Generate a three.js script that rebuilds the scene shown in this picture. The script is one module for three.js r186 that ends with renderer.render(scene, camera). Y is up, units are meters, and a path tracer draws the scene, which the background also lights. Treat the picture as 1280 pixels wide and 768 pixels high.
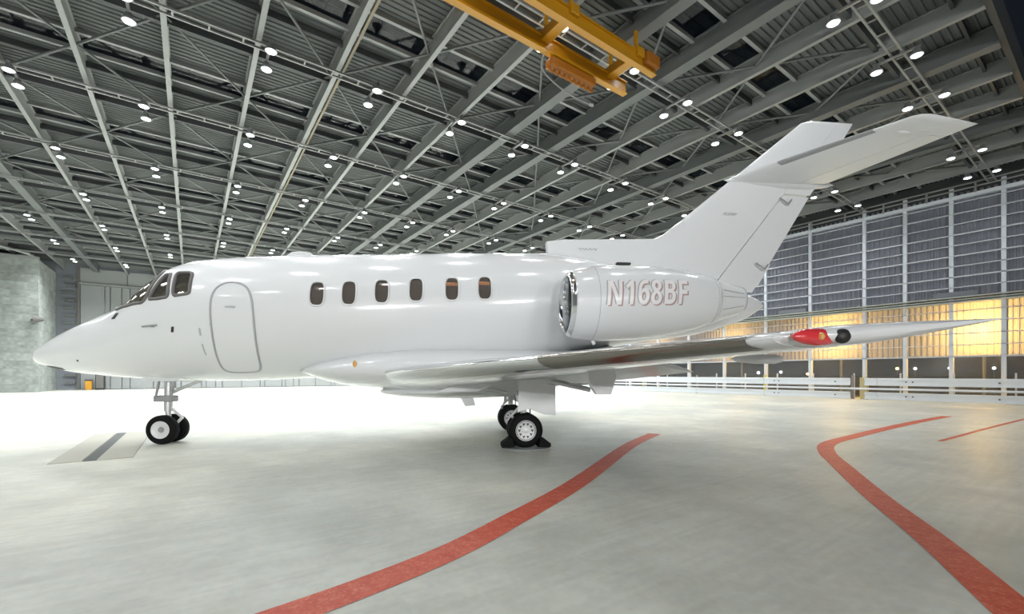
import * as THREE from 'three';
import { mergeGeometries, mergeVertices, toCreasedNormals } from 'three/addons/utils/BufferGeometryUtils.js';
import { RoundedBoxGeometry } from 'three/addons/geometries/RoundedBoxGeometry.js';
import { FontLoader } from 'three/addons/loaders/FontLoader.js';
import { TextGeometry } from 'three/addons/geometries/TextGeometry.js';
import { RectAreaLightUniformsLib } from 'three/addons/lights/RectAreaLightUniformsLib.js';
import { TessellateModifier } from 'three/addons/modifiers/TessellateModifier.js';
import { Brush, Evaluator, SUBTRACTION } from 'three-bvh-csg';

// ---------------------------------------------------------------- camera, sky, exposure
const scene = new THREE.Scene();
const camera = new THREE.PerspectiveCamera(2 * Math.atan(384 / 560) * 180 / Math.PI, 1280 / 768, 0.05, 1000);
camera.position.set(0, 1.3, 0);
camera.lookAt(0, 1.3, -10);
camera.setViewOffset(1280, 768, 0, -84, 1280, 768);      // shift lens: verticals stay upright
camera.updateProjectionMatrix();
scene.add(camera);
const renderer = new THREE.WebGLRenderer();
renderer.toneMapping = THREE.LinearToneMapping;
renderer.toneMappingExposure = 1.25;
renderer.shadowMap.enabled = true;
RectAreaLightUniformsLib.init();
scene.background = new THREE.Color().setRGB(0.006, 0.008, 0.011);   // night outside
const LAMP = { row: [.28, .52, .8, .95, 1.35, 1.9, 2.4, 2.8, 2.8], intensity: 30, color: new THREE.Color().setRGB(0.97, 1.0, 1.0) };
const ADDED_MAST = { intensity: 340, color: new THREE.Color().setRGB(1.0, 0.99, 0.97) };  // added floodlights out of view, brightening the jet's near side
const SODIUM = { intensity: 80, color: new THREE.Color().setRGB(1.0, 0.56, 0.13) };

// ---------------------------------------------------------------- helpers
let seed = 7;
const rnd = () => { seed = (seed * 1664525 + 1013904223) >>> 0; return seed / 4294967296; };
const taken = {};
const numbered = n => { const k = taken[n] = (taken[n] ?? -1) + 1; return k ? `${n}_${String(k).padStart(3, '0')}` : n; };
const rgb = (r, g, b) => new THREE.Color().setRGB(r, g, b);
function std(c, roughness = 0.6, metalness = 0, extra = {}) { return new THREE.MeshStandardMaterial({ color: rgb(...c), roughness, metalness, ...extra }); }
function phys(c, o) { return new THREE.MeshPhysicalMaterial({ color: rgb(...c), ...o }); }
const clean = g => { const k = g.index ? g.toNonIndexed() : g.clone(); for (const n of Object.keys(k.attributes)) if (!['position', 'normal', 'uv'].includes(n)) k.deleteAttribute(n);
  if (!k.attributes.normal) k.computeVertexNormals();
  if (!k.attributes.uv) k.setAttribute('uv', new THREE.BufferAttribute(new Float32Array(k.attributes.position.count * 2), 2)); return k; };
const merge = gs => Array.isArray(gs) ? (gs.length === 1 ? gs[0] : mergeGeometries(gs.map(clean))) : gs;
function mesh(name, gs, mat, parent = scene) {
  const m = new THREE.Mesh(merge(gs), mat); m.name = parent === scene ? numbered(name) : name;
  m.castShadow = m.receiveShadow = true; parent.add(m); return m;
}
function group(name, parent = scene) { const g = new THREE.Group(); g.name = parent === scene ? numbered(name) : name; parent.add(g); return g; }
function tag(o, label, category, grp) { o.userData.label = label; o.userData.category = category; if (grp) o.userData.group = grp; return o; }
function struct(o) { o.userData.kind = 'structure'; return o; }
const box = (w, h, d, x = 0, y = 0, z = 0) => new THREE.BoxGeometry(w, h, d).translate(x, y, z);
const rbox = (w, h, d, r, x = 0, y = 0, z = 0) => new RoundedBoxGeometry(w, h, d, 2, r).translate(x, y, z);
const V3 = (x, y, z) => new THREE.Vector3(x, y, z);
function bar(a, b, r, seg = 8, r2 = r) {                      // tapered rod from a to b
  const A = V3(...a), B = V3(...b), d = B.clone().sub(A), g = new THREE.CylinderGeometry(r2, r, d.length(), seg);
  g.applyQuaternion(new THREE.Quaternion().setFromUnitVectors(V3(0, 1, 0), d.clone().normalize()));
  return g.translate((A.x + B.x) / 2, (A.y + B.y) / 2, (A.z + B.z) / 2);
}
function tube(pts, r, closed = false, seg = 60, rad = 6) { return new THREE.TubeGeometry(new THREE.CatmullRomCurve3(pts.map(p => Array.isArray(p) ? V3(...p) : p), closed), seg, r, rad, closed); }
function gridGeo(rows, closedV = false) {                      // rows of points -> smooth surface with uv
  const n = rows.length, m = rows[0].length, pos = [], uv = [], idx = [];
  rows.forEach((r, i) => r.forEach((p, j) => { pos.push(p[0], p[1], p[2]); uv.push(i / (n - 1), j / (m - 1)); }));
  for (let i = 0; i < n - 1; i++) for (let j = 0; j < m - 1; j++) { const a = i * m + j, b = a + 1, c = a + m, d = c + 1; idx.push(a, c, b, b, c, d); }
  const g = new THREE.BufferGeometry();
  g.setAttribute('position', new THREE.Float32BufferAttribute(pos, 3)); g.setAttribute('uv', new THREE.Float32BufferAttribute(uv, 2)); g.setIndex(idx);
  return g;
}
function smoothNormals(g) { const k = g.clone(); k.deleteAttribute('uv'); const m = mergeVertices(k, 1e-4); m.computeVertexNormals();
  m.setAttribute('uv', new THREE.BufferAttribute(new Float32Array(m.attributes.position.count * 2), 2)); return m; }
function noise2(size, cells, s0) {                             // tileable value noise
  let sd = s0; const r = () => { sd = (sd * 1664525 + 1013904223) >>> 0; return sd / 4294967296; };
  const g = Float32Array.from({ length: cells * cells }, r), out = new Float32Array(size * size);
  for (let y = 0; y < size; y++) for (let x = 0; x < size; x++) {
    const fx = x / size * cells, fy = y / size * cells, ix = Math.floor(fx), iy = Math.floor(fy), tx = fx - ix, ty = fy - iy;
    const sx = tx * tx * (3 - 2 * tx), sy = ty * ty * (3 - 2 * ty), X = (ix + 1) % cells, Y = (iy + 1) % cells;
    const a = g[iy * cells + ix], b = g[iy * cells + X], c = g[Y * cells + ix], d = g[Y * cells + X];
    out[y * size + x] = (a + (b - a) * sx) * (1 - sy) + (c + (d - c) * sx) * sy;
  }
  return out;
}
function tex(size, fn, colour = true) {
  const d = new Uint8Array(size * size * 4);
  for (let i = 0; i < size * size; i++) { const c = fn(i); for (let k = 0; k < 3; k++) d[i * 4 + k] = Math.max(0, Math.min(255, Math.round(c[k]))); d[i * 4 + 3] = 255; }
  const t = new THREE.DataTexture(d, size, size); t.wrapS = t.wrapT = THREE.RepeatWrapping; t.magFilter = THREE.LinearFilter; t.minFilter = THREE.LinearMipmapLinearFilter; t.generateMipmaps = true;
  if (colour) t.colorSpace = THREE.SRGBColorSpace; t.needsUpdate = true; return t;
}

// ---------------------------------------------------------------- hangar frame: v across, u along the bays
const YAW = Math.atan2(782, 560) - Math.PI / 2;                // hangar turned against the view
const HROT = -YAW;                                             // rotation.y of everything square to the hangar
const UD = [-Math.sin(HROT), -Math.cos(HROT)], VD = [Math.cos(HROT), -Math.sin(HROT)];
const uv2xz = (u, v) => [u * UD[0] + v * VD[0], u * UD[1] + v * VD[1]];
function place(o, u, v, y = 0) { const [x, z] = uv2xz(u, v); o.position.set(x, y, z); o.rotation.y = HROT; return o; }
const CH = 10.0, DECK = 10.5, UN = 2.1, UF = 51.5, VL = -14.5, VR = 29.0;
const ROWS = [3.95, 8.85, 14.05, 19.25, 24.7, 30.1, 35.8, 41.5, 47.4];
const COLS = [-10.2, -7.3, -4.25, -1.25, 1.75, 4.65, 7.6, 10.35, 12.95, 16.1, 19.1, 22.0, 24.95, 28.0];
const LY = 9.55, LK = (LY - 1.3) / 8.7;                        // lamp height and the spacing of the lamp rows
const BEAM = k => -0.55 + 1.98 * k;

// ---------------------------------------------------------------- materials
const N1 = noise2(1024, 6, 11), N2 = noise2(1024, 24, 12), N3 = noise2(1024, 96, 13), N4 = noise2(1024, 340, 14);
const floorTex = tex(1024, i => {
  const y = Math.floor(i / 1024), x = i % 1024, st = N3[((y * 3) % 1024) * 1024 + (x >> 2)];
  const k = (N1[i] - .5) * 26 + (N2[i] - .5) * 20 + (N3[i] - .5) * 9 + (N4[i] - .5) * 9 + (st - .5) * 10, w = (N2[(i * 7) % 1048576] - .5) * 3 + (N1[i] - .5) * 6;
  return [203 + k + w, 204 + k, 194 + k - w];
});
const floorRough = tex(1024, i => { const k = 112 + (N1[i] - .5) * 24 + (N2[i] - .5) * 24 + (N4[i] - .5) * 14; return [k, k, k]; }, false);
floorTex.repeat.set(1 / 11, 1 / 11); floorRough.repeat.set(1 / 11, 1 / 11);
const blockTex = tex(512, i => { const j = ((i >> 9) * 2) * 1024 + (i & 511) * 2, k = (N1[j] - .5) * 26 + (N2[j] - .5) * 22 + (N4[j] - .5) * 14; return [152 + k, 158 + k, 154 + k]; });
const M = {
  floor: new THREE.MeshStandardMaterial({ map: floorTex, roughnessMap: floorRough, roughness: 1.0 }),
  asphalt: std([.06, .06, .06], .9),
  red: null,
  deck: std([.092, .10, .098], .6, .0),
  steel: std([.13, .14, .14], .5, .1), steelDark: std([.06, .065, .068], .55, .2), steelLight: std([.27, .28, .275], .45, .1), steelBrown: std([.22, .19, .13], .6),
  glass: phys([.45, .48, .5], { transmission: 1, thickness: 0, roughness: .05, specularIntensity: .45 }),
  poly: phys([.34, .36, .43], { transmission: .55, thickness: 0, roughness: .82, clearcoat: .8, clearcoatRoughness: .22 }),
  clear: phys([.8, .82, .84], { transmission: .95, thickness: 0, roughness: .06 }),
  column: std([.62, .66, .72], .45), rail: std([.5, .53, .58], .5),
  barrier: std([.68, .72, .76], .35), bolt: std([.1, .1, .11], .5, .4), post: std([.45, .38, .2], .6), postDark: std([.2, .2, .2], .6),
  block: new THREE.MeshStandardMaterial({ map: blockTex, roughness: .85 }), wallPanel: std([.27, .285, .285], .6), darkPanel: std([.17, .185, .21], .6),
  yellow: phys([.5, .235, .004], { roughness: .42, clearcoat: .15 }), orange: std([.34, .12, .008], .5),
  lampBody: std([.30, .31, .31], .4, .5), lampGlow: new THREE.MeshStandardMaterial({ color: rgb(.9, .9, .9), emissive: rgb(.95, 1, 1), emissiveIntensity: 6, roughness: .4 }),
  sodium: new THREE.MeshStandardMaterial({ color: rgb(.9, .7, .4), emissive: rgb(1, .62, .2), emissiveIntensity: 6 }),
  paint: phys([.80, .82, .838], { roughness: .35, clearcoat: 1, clearcoatRoughness: .11 }),
  liner: std([.20, .17, .14], .8), seal: std([.44, .45, .47], .5), seam: std([.45, .46, .47], .6),
  chrome: std([.78, .79, .80], .13, 1), darkMetal: std([.30, .285, .255], .24, 1), fan: std([.06, .06, .065], .35, .8), alu: std([.66, .67, .68], .35, .6),
  tint: phys([.5, .44, .4], { transmission: .8, thickness: 0, roughness: .04 }), cockpitGlass: phys([.62, .60, .54], { transmission: .94, thickness: 0, roughness: .03 }),
  frame: std([.13, .125, .12], .5), rubber: phys([.006, .006, .007], { roughness: .7, specularIntensity: .35 }), rim: std([.78, .79, .80], .35, .1), hole: std([.08, .08, .09], .7),
  black: std([.02, .02, .02], .5), grey: std([.33, .34, .35], .5), seatTan: std([.5, .46, .36], .8), red2: phys([.75, .05, .06], { roughness: .12, clearcoat: 1 }), amber: phys([.8, .42, .12], { roughness: .15, clearcoat: 1 }),
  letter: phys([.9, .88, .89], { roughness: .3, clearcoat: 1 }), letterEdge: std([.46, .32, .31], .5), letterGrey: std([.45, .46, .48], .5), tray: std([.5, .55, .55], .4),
};
const redTex = tex(512, i => { const j = ((i >> 9) * 2) * 1024 + (i & 511) * 2, w = (N2[j] - .5) * 24 + (N3[j] - .5) * 26 + (N4[j] - .5) * 22, c = N3[j] * .6 + N4[j] * .5 > .82 ? 26 : 0; return [203 + w * .5, 84 + w + c, 56 + w + c]; });
redTex.repeat.set(1 / 1.6, 1 / 1.6);
M.red = new THREE.MeshStandardMaterial({ map: redTex, roughness: .5 });

// ================================================================ SETTING
{ // floor: concrete slab inside and in front of the open hangar side
  const g = new THREE.BoxGeometry(60, .2, 75); const p = g.attributes.position, t = g.attributes.uv;
  for (let i = 0; i < p.count; i++) t.setXY(i, p.getX(i), p.getZ(i));
  const f = struct(mesh('floor', [g], M.floor)); place(f, 17, 1, -.1);
  f.userData.label = 'pale worn concrete hangar floor';
  const a = struct(mesh('ground', [box(700, .1, 700)], M.asphalt)); place(a, 30, 90, -.16); a.userData.label = 'dark asphalt apron outside the hangar';
}
const ceiling = struct(place(group('ceiling'), 0, 0));
ceiling.userData.label = 'grey corrugated hangar roof carried on rows of steel beams';
function corrugated(u0, u1, v0, v1, y) {
  const pts = []; const P = .17; let n = Math.round((u1 - u0) / P), p = (u1 - u0) / n;
  for (let i = 0; i < n; i++) for (const [a, b] of [[0, 0], [.3, 0], [.42, .03], [.85, .03], [.97, 0]]) pts.push([u0 + (i + a) * p, y + b]);
  pts.push([u1, y]);
  const g = gridGeo(pts.map(([u, yy]) => [[v0, yy, -u], [v1, yy, -u]])).toNonIndexed(); g.computeVertexNormals(); return g;
}
const BANDS = ROWS.slice(0, -1).map((r, i) => (r + ROWS[i + 1]) / 2 + .25), BW = .46;
{
  const edges = [UN, ...BANDS.flatMap(b => [b - BW, b + BW]), UF];
  for (let i = 0; i < edges.length; i += 2) mesh('roof_sheet', [corrugated(edges[i], edges[i + 1], VL, VR, DECK)], M.deck, ceiling);
  for (const b of BANDS) for (const s of [-1, 1]) mesh('skylight_frame', [box(VR - VL, .13, .1, (VR + VL) / 2, DECK - .04, -(b + s * BW))], M.steelLight, ceiling);
  const pane = box(1.9, .02, BW * 2 - .1), cross = mergeGeometries([box(1.9, .03, .03, 0, .05, -.15), box(1.9, .03, .03, 0, .05, .15), box(.03, .03, .8, -.3, .05, 0), box(.03, .03, .8, .35, .05, 0)]);
  for (const b of BANDS) for (let k = -7; k < 15; k++) {
    const v = (BEAM(k) + BEAM(k + 1)) / 2; if (v > VR) continue;
    const p = mesh('skylight_pane', pane, M.glass, ceiling); p.position.set(v, DECK + .02, -b);
    const q = mesh('glazing_bar', cross, M.steelDark, p); q.position.y = .05;
  }
  mesh('roof_fascia', [box(VR - VL, .75, .12, (VR + VL) / 2, DECK - .1, -UN + .06)], M.steelDark, ceiling);
  const heavy = new Set([5, 6, 9, -3, 12]);
  const iBeam = (w, h, y0, len) => mergeGeometries([box(w, .035, len, 0, y0, 0), box(w * .14 + .02, h, len, 0, y0 + h / 2, 0), box(w, .03, len, 0, y0 + h, 0)]);
  const thin = iBeam(.125, DECK - CH, CH, UF - UN), fat = mergeGeometries([box(.34, .04, UF - UN, 0, CH - .04, 0), box(.24, DECK - CH, UF - UN, 0, CH + .22, 0), box(.34, .04, UF - UN, 0, DECK - .05, 0)]);
  for (let k = -7; k < 15; k++) {
    const m = mesh('roof_beam', heavy.has(k) ? fat : thin, heavy.has(k) && k !== 2 ? M.steel : M.steelLight, ceiling); m.position.set(BEAM(k), 0, -(UN + UF) / 2);
    if (k === 2) mesh('rail_strip', [box(.07, .05, UF - UN, .16, CH + .05, 0)], M.steelBrown, m);
  }
  for (const r of ROWS) {
    mesh('cross_beam', [box(VR - VL, .3, .1, (VR + VL) / 2, CH + .28, -r - .22)], M.steelDark, ceiling);
    const q = -r * LK;
    mesh('cable_tray', [box(VR - VL, .05, .05, (VR + VL) / 2, LY + .32, q + .12), box(VR - VL, .05, .05, (VR + VL) / 2, LY + .32, q - .12),
      ...Array.from({ length: 60 }, (_, i) => box(.04, .02, .24, VL + (i + .5) * (VR - VL) / 60, LY + .31, q))], M.steelLight, ceiling);
    mesh('purlin', [box(VR - VL, .18, .07, (VR + VL) / 2, DECK - .1, -r + 1.3)], M.steelDark, ceiling);
  }
  for (let i = 0; i < 7; i++) for (let k = -5; k < 14; k += 2) for (const du of [0, 1]) for (const dk of [-1, 1])
    mesh('roof_brace', [bar([BEAM(k), CH + .22, -BANDS[i] + .2], [BEAM(k + dk), CH + .22, -ROWS[i + du]], .038, 6)], M.steel, ceiling);
}
{ // right wall: tall screen of ribbed translucent panes in a steel grid
  const w = struct(place(group('wall_right'), 0, 0)); w.userData.label = 'tall glazed hangar wall of ribbed panes between pale steel columns';
  const US = [2.1, 3.41, 5.08, 6.75, 8.41, 10.96, 13.42, 16.08, 18.7, 21.3, 24, 26.6, 29.2, 31.8, 34.4, 37, 40, 43, 46, 49, 51.4];
  const TOP = 9.42, HEAD = 4.72, CLR = 2.12;
  const ribbed = (wd, ht) => { const n = Math.max(2, Math.round(wd / .21)), p = wd / n, pts = [];
    for (let i = 0; i < n; i++) for (const [a, b] of [[0, 0], [.36, 0], [.5, .035], [.86, .035]]) pts.push([-wd / 2 + (i + a) * p, b]);
    pts.push([wd / 2, 0]); const g = gridGeo(pts.map(([x, d]) => [[d, 0, x], [d, ht, x]])).toNonIndexed(); g.computeVertexNormals(); return g; };
  const col = box(.2, TOP + .55, .15, 0, (TOP + .55) / 2, 0);
  const ys = []; for (let y = HEAD + .12; y < TOP - .1; y += (TOP - HEAD) / 9.6) ys.push(y);
  const yl = [CLR, 2.65, 3.18, 3.71, 4.24];
  for (let i = 0; i < US.length; i++) {
    mesh('wall_column', col, M.column, w).position.set(VR, 0, -US[i]);
    if (i === US.length - 1) break;
    const wd = US[i + 1] - US[i] - .15, mid = -(US[i] + US[i + 1]) / 2, near = US[i] < 20;
    const du = (TOP - HEAD) / 9.6, gu = ribbed(wd, near ? du - .04 : TOP - HEAD), gl = ribbed(wd, near ? .49 : HEAD - CLR);
    for (const y of near ? ys : [HEAD]) mesh('wall_pane', gu, M.poly, w).position.set(VR + .03, y + .02, mid);
    for (const y of near ? yl : [CLR]) mesh('wall_pane', gl, M.poly, w).position.set(VR + .03, y + .02, mid);
    mesh('clear_pane', [box(.012, CLR - .06, wd, 0, CLR / 2, 0)], M.clear, w).position.set(VR + .03, 0, mid);
  }
  const L = UF - UN, mz = -(UF + UN) / 2;
  ys.forEach((y, i) => mesh('wall_rail', [box(.08, i % 2 ? .045 : .06, L, VR - .06, y, mz)], M.rail, w));
  yl.forEach((y, i) => mesh('wall_rail', [box(.08, i ? .04 : .07, L, VR - .06, y, mz)], M.rail, w));
  mesh('header_beam', [box(.34, .05, L, VR - .2, HEAD - .12, mz), box(.3, .04, L, VR - .2, HEAD + .0, mz), box(.06, .2, L, VR - .06, HEAD - .04, mz), box(.3, .05, L, VR - .2, HEAD + .12, mz)], std([.40, .42, .38], .5), w);
  mesh('top_beam', [box(.26, .16, L, VR - .06, TOP + .06, mz)], M.column, w);
  mesh('top_panel', [box(.1, .95, L, VR + .1, TOP + .62, mz)], M.steelDark, w);
  for (const y of [TOP + .35, TOP + .55]) mesh('top_rail', [box(.07, .05, L, VR - .3, y, mz)], M.steelLight, w);
  for (let u = 2.6; u < 34; u += 1.65) mesh('rail_post', box(.07, .5, .07, VR - .3, TOP + .33, -u), M.steelLight, w);
  for (const [u, y] of [[4.95, 4.95], [11.9, 4.95]]) mesh('louvre_panel', [box(.05, .26, 1.5, VR - .1, y + .05, -u)], M.darkPanel, w);
}
{ // far wall, left wall with concrete block
  const w = struct(place(group('wall_back'), 0, 0)); w.userData.label = 'grey panelled far wall of the hangar';
  mesh('wall_backing', [box(VR - VL, DECK + .4, .2, (VR + VL) / 2, (DECK + .4) / 2, -UF - .15)], M.darkPanel, w);
  let v = -7.55; const ws = [1.55, .35, .75, .55, 1.6, 1.6, .4];
  for (let i = 0; v < VR - 1.7; i++) { const d = ws[i % ws.length]; mesh('wall_panel', [box(d - .07, 8.75, .08, v + d / 2, 4.42, -UF + .02)], M.wallPanel, w); v += d; }
  for (let x = -7.55; x < VR - 3; x += 3.05) mesh('upper_panel', [box(2.97, 1.2, .08, x + 1.5, 9.62, -UF + .02)], M.wallPanel, w);
  mesh('wall_rail', [box(VR + 7.6, .16, .2, (VR - 7.6) / 2, 8.9, -UF + .1)], M.steelLight, w);
  mesh('dark_post', [box(.16, 10.2, .2, -7.62, 5.1, -UF + .1)], M.frame, w);
  for (let y = .6; y < 9.6; y += .62) mesh('wall_bracket', [box(.55 + .3 * rnd(), .22, .16, -8.4 + .3 * rnd(), y, -UF + .05)], M.steel, w);
  const l = struct(place(group('wall_left'), 0, 0)); l.userData.label = 'pale concrete block wall with a projecting square pier';
  mesh('wall_backing', [box(.2, DECK + .4, UF + 1, VL - .1, (DECK + .4) / 2, -UF / 2 + .5)], M.wallPanel, l);
  mesh('pier_core', [box(5.44, 9.62, 5.0, -11.74, 4.81, -48.93)], M.darkPanel, l);
  const ch = 9.62 / 17;
  for (let i = 0; i < 17; i++) {
    const h = ch - .012, g = box(5.5, h, 5.1, 0, 0, 0), p = g.attributes.position, n = g.attributes.normal, t = g.attributes.uv;
    for (let k = 0; k < p.count; k++) t.setXY(k, (Math.abs(n.getX(k)) > .5 ? p.getZ(k) : p.getX(k)) * .25 + i * .37, p.getY(k) * .25 + i * .21);
    const m = mesh('block_course', [g], M.block, l); m.position.set(-11.75, (i + .5) * ch, -48.95);
  }
  mesh('pier_cap', [box(5.7, .16, .3, -11.8, 9.7, -46.4)], M.steelLight, l);
  for (const [a, b] of [[[-14.3, 11.2, -44], [-9.2, 9.8, -46.2]], [[-14.3, 9.9, -38], [-9.4, 9.9, -46]]]) mesh('roof_brace', [bar(a, b, .09)], M.steelLight, l);
}
// ================================================================ LAMPS
{
  const prof = new THREE.LatheGeometry([[.03, .2], [.07, .19], [.08, .12], [.13, .06], [.15, .01], [.142, 0], [.11, .05], [0, .07]].map(p => new THREE.Vector2(...p)), 14);
  const disc = new THREE.CylinderGeometry(.112, .112, .012, 16);
  const br = mergeGeometries([box(.06, .05, 1.0, 0, .215, 0), box(.04, .06, .04, 0, .265, -.1), box(.04, .06, .04, 0, .265, .1)]);
  ROWS.forEach((r0, i) => { for (const v0 of COLS) {
    if (v0 < -8 && r0 > 40) continue;
    const r = r0 * LK, v = v0 * LK, g = place(group('high_bay_lamp'), r, v, LY);
    tag(g, 'twin high-bay lamp on a bracket under the hangar roof beams', 'lamp', 'twin lamps in rows under the roof');
    mesh('bracket', br, M.lampBody, g);
    for (const s of [-1, 1]) { mesh('reflector', prof, M.lampBody, g).position.z = s * .42; const d = mesh('lens', disc, M.lampGlow, g); d.position.set(0, .0, s * .42); d.castShadow = false; }
    const l = new THREE.SpotLight(LAMP.color, LAMP.intensity * LAMP.row[i], 0, 1.32, .55, 2); l.name = 'lamp_light'; l.position.set(0, -.04, 0); l.castShadow = true; l.shadow.radius = 14;
    g.add(l); const [x, z] = uv2xz(r, v); l.target.position.set(x, 0, z); l.target.updateMatrixWorld();
  } });
}
// ================================================================ OVERHEAD CRANE
{
  const c = place(group('overhead_crane'), 7.81, 5.0, 9.0); tag(c, 'yellow twin-girder overhead crane hung under the roof', 'crane');
  const gir = L => mergeGeometries([box(L, .03, .16, 0, -.16, 0), box(L, .3, .05, 0, 0, 0), box(L, .03, .16, 0, .16, 0)]);
  const gd = gir(12.6);
  for (const u of [-.48, .48]) { const m = mesh('girder', gd, M.yellow, c); m.position.set(-1.5, .22, -u); }
  for (const v of [1.9, 4.15]) mesh('end_carriage', [rbox(.26, .24, 1.2, .03, v, .38, 0)], M.yellow, c);
  mesh('walkway_rail', [box(8, .05, .05, -1.2, .5, .2), box(8, .05, .05, -1.2, .5, .37), ...Array.from({ length: 20 }, (_, i) => box(.04, .03, .2, -5 + i * .4, .5, .28))], M.steelLight, c);
  for (const v of [1.9, 4.15]) for (const q of [.42, -.42]) mesh('hanger', [box(.07, .5, .07, v, .73, q)], M.yellow, c);
  mesh('trolley', [rbox(.5, .3, .36, .04, 4.55, .3, .5)], M.orange, c);
  const h = mesh('hoist_body', [rbox(1.5, .2, .3, .04, 2.85, -.08, -.56)], M.orange, c);
  for (let i = 0; i < 9; i++) mesh('cable_loop', [new THREE.TorusGeometry(.085, .03, 6, 14, Math.PI).rotateZ(Math.PI).translate(2.2 + i * .165, -.18, -.56)], M.orange, h);
  const cb = mesh('control_cable', [tube([[1.95, .1, -.58], [1.9, -.25, -.6], [2.3, -.5, -.58], [2.9, -.62, -.56], [3.5, -.62, -.56]], .018, false, 30)], M.steelLight, c);
  mesh('pendant', [rbox(.14, .06, .06, .02, 3.55, -.62, -.56)], M.grey, cb);
}
// ================================================================ FLOOR MARKINGS, PIT COVER
function stripe(pts, width, y) {
  const cv = new THREE.CatmullRomCurve3(pts.map(([x, z]) => V3(x, 0, z))), n = 90, rows = []; let d = 0, prev = null; const us = [];
  for (let i = 0; i <= n; i++) { const p = cv.getPoint(i / n), t = cv.getTangent(i / n); if (prev) d += p.distanceTo(prev); prev = p; us.push(d);
    rows.push([[p.x + t.z * width / 2, y, p.z - t.x * width / 2], [p.x - t.z * width / 2, y, p.z + t.x * width / 2]]); }
  const g = gridGeo(rows), t = g.attributes.uv; for (let i = 0; i < t.count; i++) t.setXY(i, us[i >> 1], (i & 1) * width);
  g.computeVertexNormals(); return g;
}
tag(mesh('floor_stripe', [stripe([[-2.0, -1.7], [-1.2, -2.43], [-.73, -2.93], [-.4, -3.35], [0, -4.0], [.7, -5.2], [2.22, -8.3], [3.1, -9.75]], .26, .003)], M.red), 'red painted floor stripe curving away towards the jet main wheel', 'floor marking');
tag(mesh('floor_stripe', [stripe([[2.2, -1.4], [2.78, -2.5], [3.3, -3.52], [3.85, -4.72], [4.64, -6.3], [5.22, -7.42], [5.85, -8.3], [7.2, -9.4], [10.75, -12.0], [13.4, -13.8]], .25, .003)], M.red), 'red painted floor stripe with a sharp bend below the jet wing tip', 'floor marking');
tag(mesh('floor_stripe', [stripe([[8.28, -8.67], [11.5, -10.8], [15.2, -13.2]], .09, .003)], M.red), 'thin faded red floor stripe near the glazed wall', 'floor marking');
{
  const p = place(group('pit_cover'), 0, 0); p.position.set(-7.45, 0, -8.3); tag(p, 'beige concrete pit cover with a dark slot by the nose wheel', 'pit cover');
  const m1 = std([.5, .49, .43], .75);
  mesh('slab', [box(.36, .012, 3.95, -.28, .006, 0)], m1, p); mesh('slab', [box(.42, .012, 3.95, .28, .006, 0)], m1, p);
  mesh('slot', [box(.16, .006, 3.95, -.01, .003, 0)], std([.13, .14, .14], .8), p);
}
// ================================================================ GUARD BARRIER
{
  const b = place(group('guard_barrier'), 0, 28.25); tag(b, 'long pale metal guard barrier along the foot of the glazed wall', 'barrier');
  const plank = (L, y0, y1) => { const h = y1 - y0; return mergeGeometries([box(.03, h * .3, L, -.02, y0 + h * .15, 0), box(.03, h * .44, L, .02, y0 + h / 2, 0), box(.03, h * .3, L, -.02, y1 - h * .15, 0)]); };
  const us = [2.2, 7.7, 8.75, 13.2, 17.7, 22.2, 26.7, 31.2, 35.7];
  for (let i = 0; i < us.length - 1; i++) {
    const a = us[i] + (i === 2 ? .05 : .0), L = us[i + 1] - a - .03, mid = -(a + us[i + 1]) / 2;
    if (i === 1) { const pm = mesh('barrier_post', [rbox(.2, 1.12, .34, .02, .12, .56, -8.25)], M.post, b); }
    for (const [y0, y1] of [[.02, .38], [.72, 1.1]]) { const m = mesh('barrier_plank', plank(i === 1 ? .5 : L, y0, y1), M.barrier, b); m.position.z = i === 1 ? -us[1] - .25 : mid;
      if (i === 0 || i === 2) for (const z of [-1.6, -1.35, 1.5]) mesh('bolt', [new THREE.CylinderGeometry(.035, .035, .03, 8).rotateZ(Math.PI / 2).translate(-.02, (y0 + y1) / 2, z)], M.bolt, m); }
  }
  mesh('handrail', [bar([-.12, .55, -2.2], [-.12, .55, -36], .05, 10)], M.barrier, b);
  us.slice(2).forEach((u, i) => mesh('barrier_post', [box(.1, 1.25, .12, .12, .62, -u)], i % 2 ? std([.55, .55, .15], .6) : M.postDark, b));
  for (let u = 3; u < 34; u += 1.9) mesh('stanchion', [box(.06, 1.35, .06, .16, .67, -u)], M.rail, b);
}
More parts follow.
